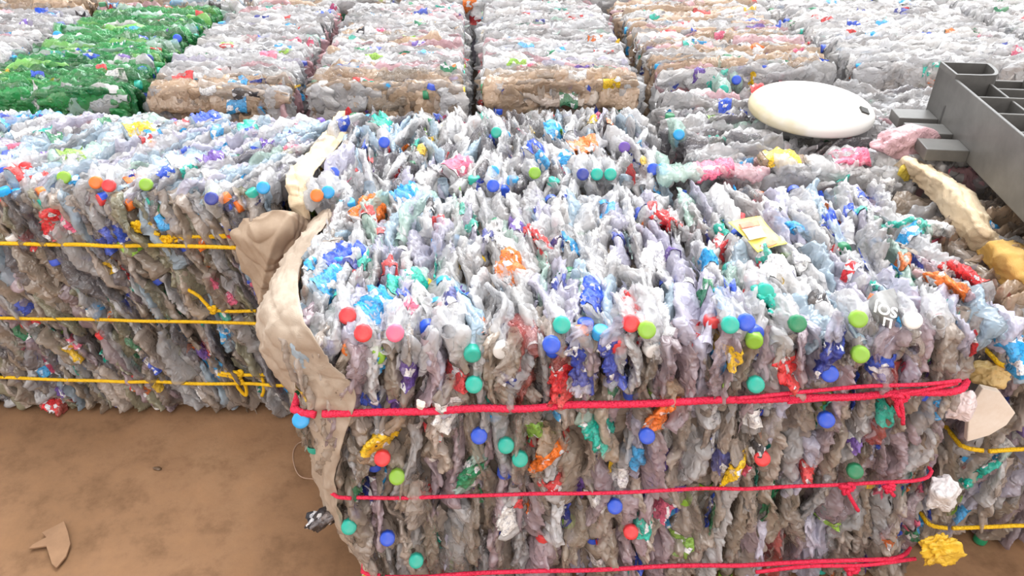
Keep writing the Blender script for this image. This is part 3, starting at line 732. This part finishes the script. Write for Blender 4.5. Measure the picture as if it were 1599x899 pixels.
# ------------------------------------------------------------------ yellow packet and lettered label on the front bale
M_YEL = flatm('yellow_packet', 'e8d860', .35, 'f2e88a', 40)
M_WHT = flatm('white_panel', 'f0ece0', .4, 'f8f4ea', 40)
M_RDP = flatm('red_print', 'e07058', .4, 'e89a70', 50)
M_INK = flatm('grey_print', '77737c', .5)
pk = empty('snack_packet', at_z(1182, 366, .735)); tag(pk, 'yellow printed packet lying on top of the red-roped bale', 'packet')
def pq(px, py, z): return np.array(at_z(px, py, z))-np.array(pk.location)
def sub(name, ctrl, mat, n=14, wr=.001, th=.0012): return cloth(name, ctrl, mat, pk, n, n, 5, wr, 60, th)
sub('packet_film', [[pq(1137, 347, .738), pq(1162, 341, .742), pq(1187, 337, .738)], [pq(1160, 368, .738), pq(1182, 364, .744), pq(1206, 360, .738)], [pq(1183, 394, .736), pq(1205, 386, .738), pq(1230, 380, .734)]], M_YEL)
sub('printed_panel', [[pq(1152, 350, .744), pq(1170, 346, .748), pq(1183, 344, .745)], [pq(1162, 362, .745), pq(1180, 359, .750), pq(1190, 358, .746)], [pq(1170, 374, .744), pq(1186, 371, .748), pq(1198, 369, .744)]], M_WHT)
sub('printed_band', [[pq(1153, 350, .7465), pq(1170, 346, .7505), pq(1183, 344, .7475)], [pq(1156, 354, .7465), pq(1172, 350, .7505), pq(1185, 348, .7475)], [pq(1158, 357, .7465), pq(1174, 354, .7515), pq(1187, 352, .7475)]], M_RDP)
sub('printed_band', [[pq(1186, 383, .740), pq(1196, 379, .744), pq(1206, 375, .743)], [pq(1190, 385, .740), pq(1200, 381, .744), pq(1210, 377, .742)], [pq(1194, 387, .739), pq(1204, 384, .742), pq(1214, 380, .740)]], M_RDP)

lb = A.root
M_GREY = flatm('grey_label', '8d8d8c', .35, 'a4a4a2', 50, .2)
M_LET = flatm('white_lettering', 'f4f4f2', .5)
lc = [[az(A, 1352, 470, .735), az(A, 1372, 455, .755), az(A, 1396, 450, .735)],
      [az(A, 1362, 492, .725), az(A, 1384, 484, .748), az(A, 1408, 478, .728)],
      [az(A, 1374, 516, .690), az(A, 1392, 514, .712), az(A, 1414, 510, .690)]]
labo = cloth('bottle_label', lc, M_GREY, lb, 24, 24, 2, .0015, 60, .001)
labo['label'] = 'grey label with white lettering upside down'
def lettering(txt, px, py, z, size, ang):
    cu = bpy.data.curves.new('lettering', 'FONT'); cu.body = txt; cu.size = size; cu.extrude = .0006; cu.align_x = 'CENTER'; cu.align_y = 'CENTER'; cu.offset = .0006
    tmp = bpy.data.objects.new('tmp', cu); me = bpy.data.meshes.new_from_object(tmp); bpy.data.objects.remove(tmp)
    o = bpy.data.objects.new('lettering', me); C.objects.link(o); o.parent = labo
    p = A.local(at_z(px, py, z)); o.location = p; me.materials.clear(); me.materials.append(M_LET)
    o.rotation_euler = (math.radians(38), math.radians(8), math.pi+ang)
    o.rotation_mode = 'XYZ'
    nrm = Vector((.0, -.62, .78)); right = Vector((-math.cos(ang), -math.sin(ang)*.78, -math.sin(ang)*.62)); right = (right-nrm*right.dot(nrm)).normalized(); up = nrm.cross(right)
    o.matrix_local = Matrix.Translation(p) @ Matrix((right, up, nrm)).transposed().to_4x4()
    return o
lettering('SOJ', 1383, 483, .757, .027, -.35)
lettering('Li', 1386, 503, .738, .024, -.35)

# ------------------------------------------------------------------ the round white lid
def lid():
    P = at_z(1265, 172, .757); root = empty('round_disc', P); root.rotation_euler = (math.radians(3), math.radians(1), 0)
    tag(root, 'round domed white plastic lid with a small dark hole, lying on the bales', 'lid')
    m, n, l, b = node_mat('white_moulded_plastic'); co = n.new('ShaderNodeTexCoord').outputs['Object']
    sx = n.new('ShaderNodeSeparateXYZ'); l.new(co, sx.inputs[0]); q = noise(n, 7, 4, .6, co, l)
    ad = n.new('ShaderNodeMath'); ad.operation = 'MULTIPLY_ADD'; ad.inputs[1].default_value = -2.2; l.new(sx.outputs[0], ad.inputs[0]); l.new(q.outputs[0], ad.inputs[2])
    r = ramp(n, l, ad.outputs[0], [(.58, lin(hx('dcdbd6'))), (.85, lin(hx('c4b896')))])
    l.new(r.outputs[0], b.inputs['Base Color']); b.inputs['Roughness'].default_value = .4
    R = .182; prof = [(0.001, .050), (.03, .0505), (.07, .049), (.11, .045), (.145, .037), (.168, .026), (.179, .014), (.182, .004), (.181, -.006), (.175, -.012), (.165, -.012), (.160, .0), (.12, .02), (.06, .03), (.001, .032)]
    ns = 72; th = np.linspace(0, 2*np.pi, ns, endpoint=False)
    V = .95*np.array([[(r_*math.cos(t), r_*math.sin(t), z) for t in th] for r_, z in catmull(prof, 60)])
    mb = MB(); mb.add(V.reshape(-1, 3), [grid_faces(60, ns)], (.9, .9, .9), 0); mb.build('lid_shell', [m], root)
    dk = flatm('hole_shadow', '4a4a48', .7)
    px_, py_ = .112, -.088; rr = math.hypot(px_, py_); zz = np.interp(rr, [p[0] for p in prof[:8]], [p[1] for p in prof[:8]])
    me = bpy.data.meshes.new('hole'); s = .012
    nv = Vector((px_*.45/rr, py_*.45/rr, 1)).normalized(); t1 = nv.cross(Vector((0, 1, 0))).normalized(); t2 = nv.cross(t1); c = Vector((px_, py_, zz+.0008))
    vs = [c+t1*a*s+t2*b_*s for a, b_ in ((-1, -1), (1, -1), (1, 1), (-1, 1))]; vs += [v-nv*.006 for v in vs]
    me.from_pydata([tuple(v) for v in vs], [], [(0, 1, 2, 3), (7, 6, 5, 4)]+[(i, i+4, (i+1) % 4+4, (i+1) % 4) for i in range(4)]); me.materials.append(dk)
    h = bpy.data.objects.new('square_hole', me); C.objects.link(h); h.parent = root; h['label'] = 'small dark square hole'
lid()

# ------------------------------------------------------------------ grey plastic pallet
def pallet():
    far = at_z(1440, 190, .74); near = at_z(1590, 350, .74)
    dirv = (near-far); dirv.z = 0; dirv.normalize()
    ang = math.atan2(dirv.y, dirv.x)                     # local +x runs from far corner toward the viewer, local +y to the right
    root = empty('plastic_pallet', (far.x, far.y, .752), ang); tag(root, 'dark grey ribbed plastic pallet lying on the right-hand bales', 'pallet')
    m, n, l, b = node_mat('grey_pallet_plastic'); co = n.new('ShaderNodeTexCoord').outputs['Object']
    q = noise(n, 12, 5, .65, co, l); r = ramp(n, l, q.outputs[0], [(.3, lin(hx('555452'))), (.7, lin(hx('6c6b68')))])
    l.new(r.outputs[0], b.inputs['Base Color']); b.inputs['Roughness'].default_value = .42
    Lx, Wy, H, T = .95, 1.0, .145, .008
    def box(name, x0, x1, y0, y1, z0, z1, bev=.002):
        me = bpy.data.meshes.new(name); v = [(x, y, z) for x in (x0, x1) for y in (y0, y1) for z in (z0, z1)]
        me.from_pydata(v, [], [(0, 1, 3, 2), (4, 6, 7, 5), (0, 4, 5, 1), (2, 3, 7, 6), (0, 2, 6, 4), (1, 5, 7, 3)]); me.materials.append(m)
        o = bpy.data.objects.new(name, me); C.objects.link(o); o.parent = root
        if bev: k = o.modifiers.new('edge', 'BEVEL'); k.width = bev; k.segments = 2
        return o
    box('side_wall', .0, Lx, 0, T, 0, H); box('side_wall', .0, Lx, Wy-T, Wy, 0, H)
    box('end_wall', 0, T, .13, Wy-.1, 0, H*.78); box('end_wall', Lx-T, Lx, 0, Wy, 0, H)
    # rounded corner foot: open tube with a curved inner wall
    me = bpy.data.meshes.new('corner_foot'); pts = [(0, 0), (0, .125)]
    for i in range(7):
        a = i/6*math.pi/2; pts.append((.10*math.sin(a)*.0+.02+.09*math.sin(a), .125+.0+.0-.035*(1-math.cos(a))))
    pts += [(.115, .06), (.115, 0)]
    hh = H+.012; k = len(pts); v = [(x, y, 0) for x, y in pts]+[(x, y, hh) for x, y in pts]
    inn = [(x*.88+.006, y*.88+.006) for x, y in pts]; v += [(x, y, hh) for x, y in inn]+[(x, y, .06) for x, y in inn]
    f = [(i, (i+1) % k, (i+1) % k+k, i+k) for i in range(k)]+[(i+k, (i+1) % k+k, (i+1) % k+2*k, i+2*k) for i in range(k)]+[(i+2*k, (i+1) % k+2*k, (i+1) % k+3*k, i+3*k) for i in range(k)]+[tuple(range(3*k, 4*k))]
    me.from_pydata(v, [], f); me.materials.append(m); o = bpy.data.objects.new('corner_foot', me); C.objects.link(o); o.parent = root
    for y in (.09, .22, .36, .50, .64, .78): box('long_rib', .11 if y < .2 else T, Lx-T, y, y+T*.8, .0, H*.93)
    x = .235
    while x < Lx-.05: box('cross_rib', x, x+T*.8, T, Wy-T, .0, H*.97); x += .118
    box('cross_rib', .13, .137, .1, Wy-T, 0, H*.9)
    box('deck_panel', T, Lx-T, T, Wy-T, .0, .006)
    for x in (.02, .13, .24): box('foot_slat', x, x+.075, -.10, .0, .0, .03)
    return root
pallet()

# ------------------------------------------------------------------ small things on the floor
M_CARD = flatm('brown_card', '86674d', .85, '9c7a5c', 12, .15)
o = prism('cardboard_scrap', [at_z(x, y, .012) for x, y in [(65, 831), (100, 813), (106, 830), (110, 848), (103, 868), (88, 886), (81, 880), (72, 852), (45, 856), (50, 850), (72, 838)]], .005, M_CARD, None, .001)
tag(o, 'torn angular piece of brown cardboard lying on the concrete floor', 'cardboard')
mb = MB(); S = [at_z(x, y, z) for x, y, z in [(500, 692, .02), (470, 690, .006), (458, 705, .006), (460, 728, .006), (470, 744, .006), (492, 748, .03)]]
rope_geo(mb, S, .0014, lin(hx('b89a84')), 0, ns=6); o = mb.build('string', [M_ROPE]); tag(o, 'thin pale string curling onto the floor left of the red-roped bale', 'string')
for k, (px, py, s, c_, lab) in enumerate([(246, 731, .012, '5a4430', 'dark brown wood chip on the floor, nearest the middle of the bare floor'),
                           (262, 628, .016, 'd85048', 'small red plastic scrap on the floor at the foot of the left bale')]):
    o = crumple('plastic_scrap' if k else 'wood_chip', at_z(px, py, s*.35), (s, s*.6, s*.4), lin(hx(c_)), 30+k, sharp=.3, n=10); tag(o, lab, 'scrap')
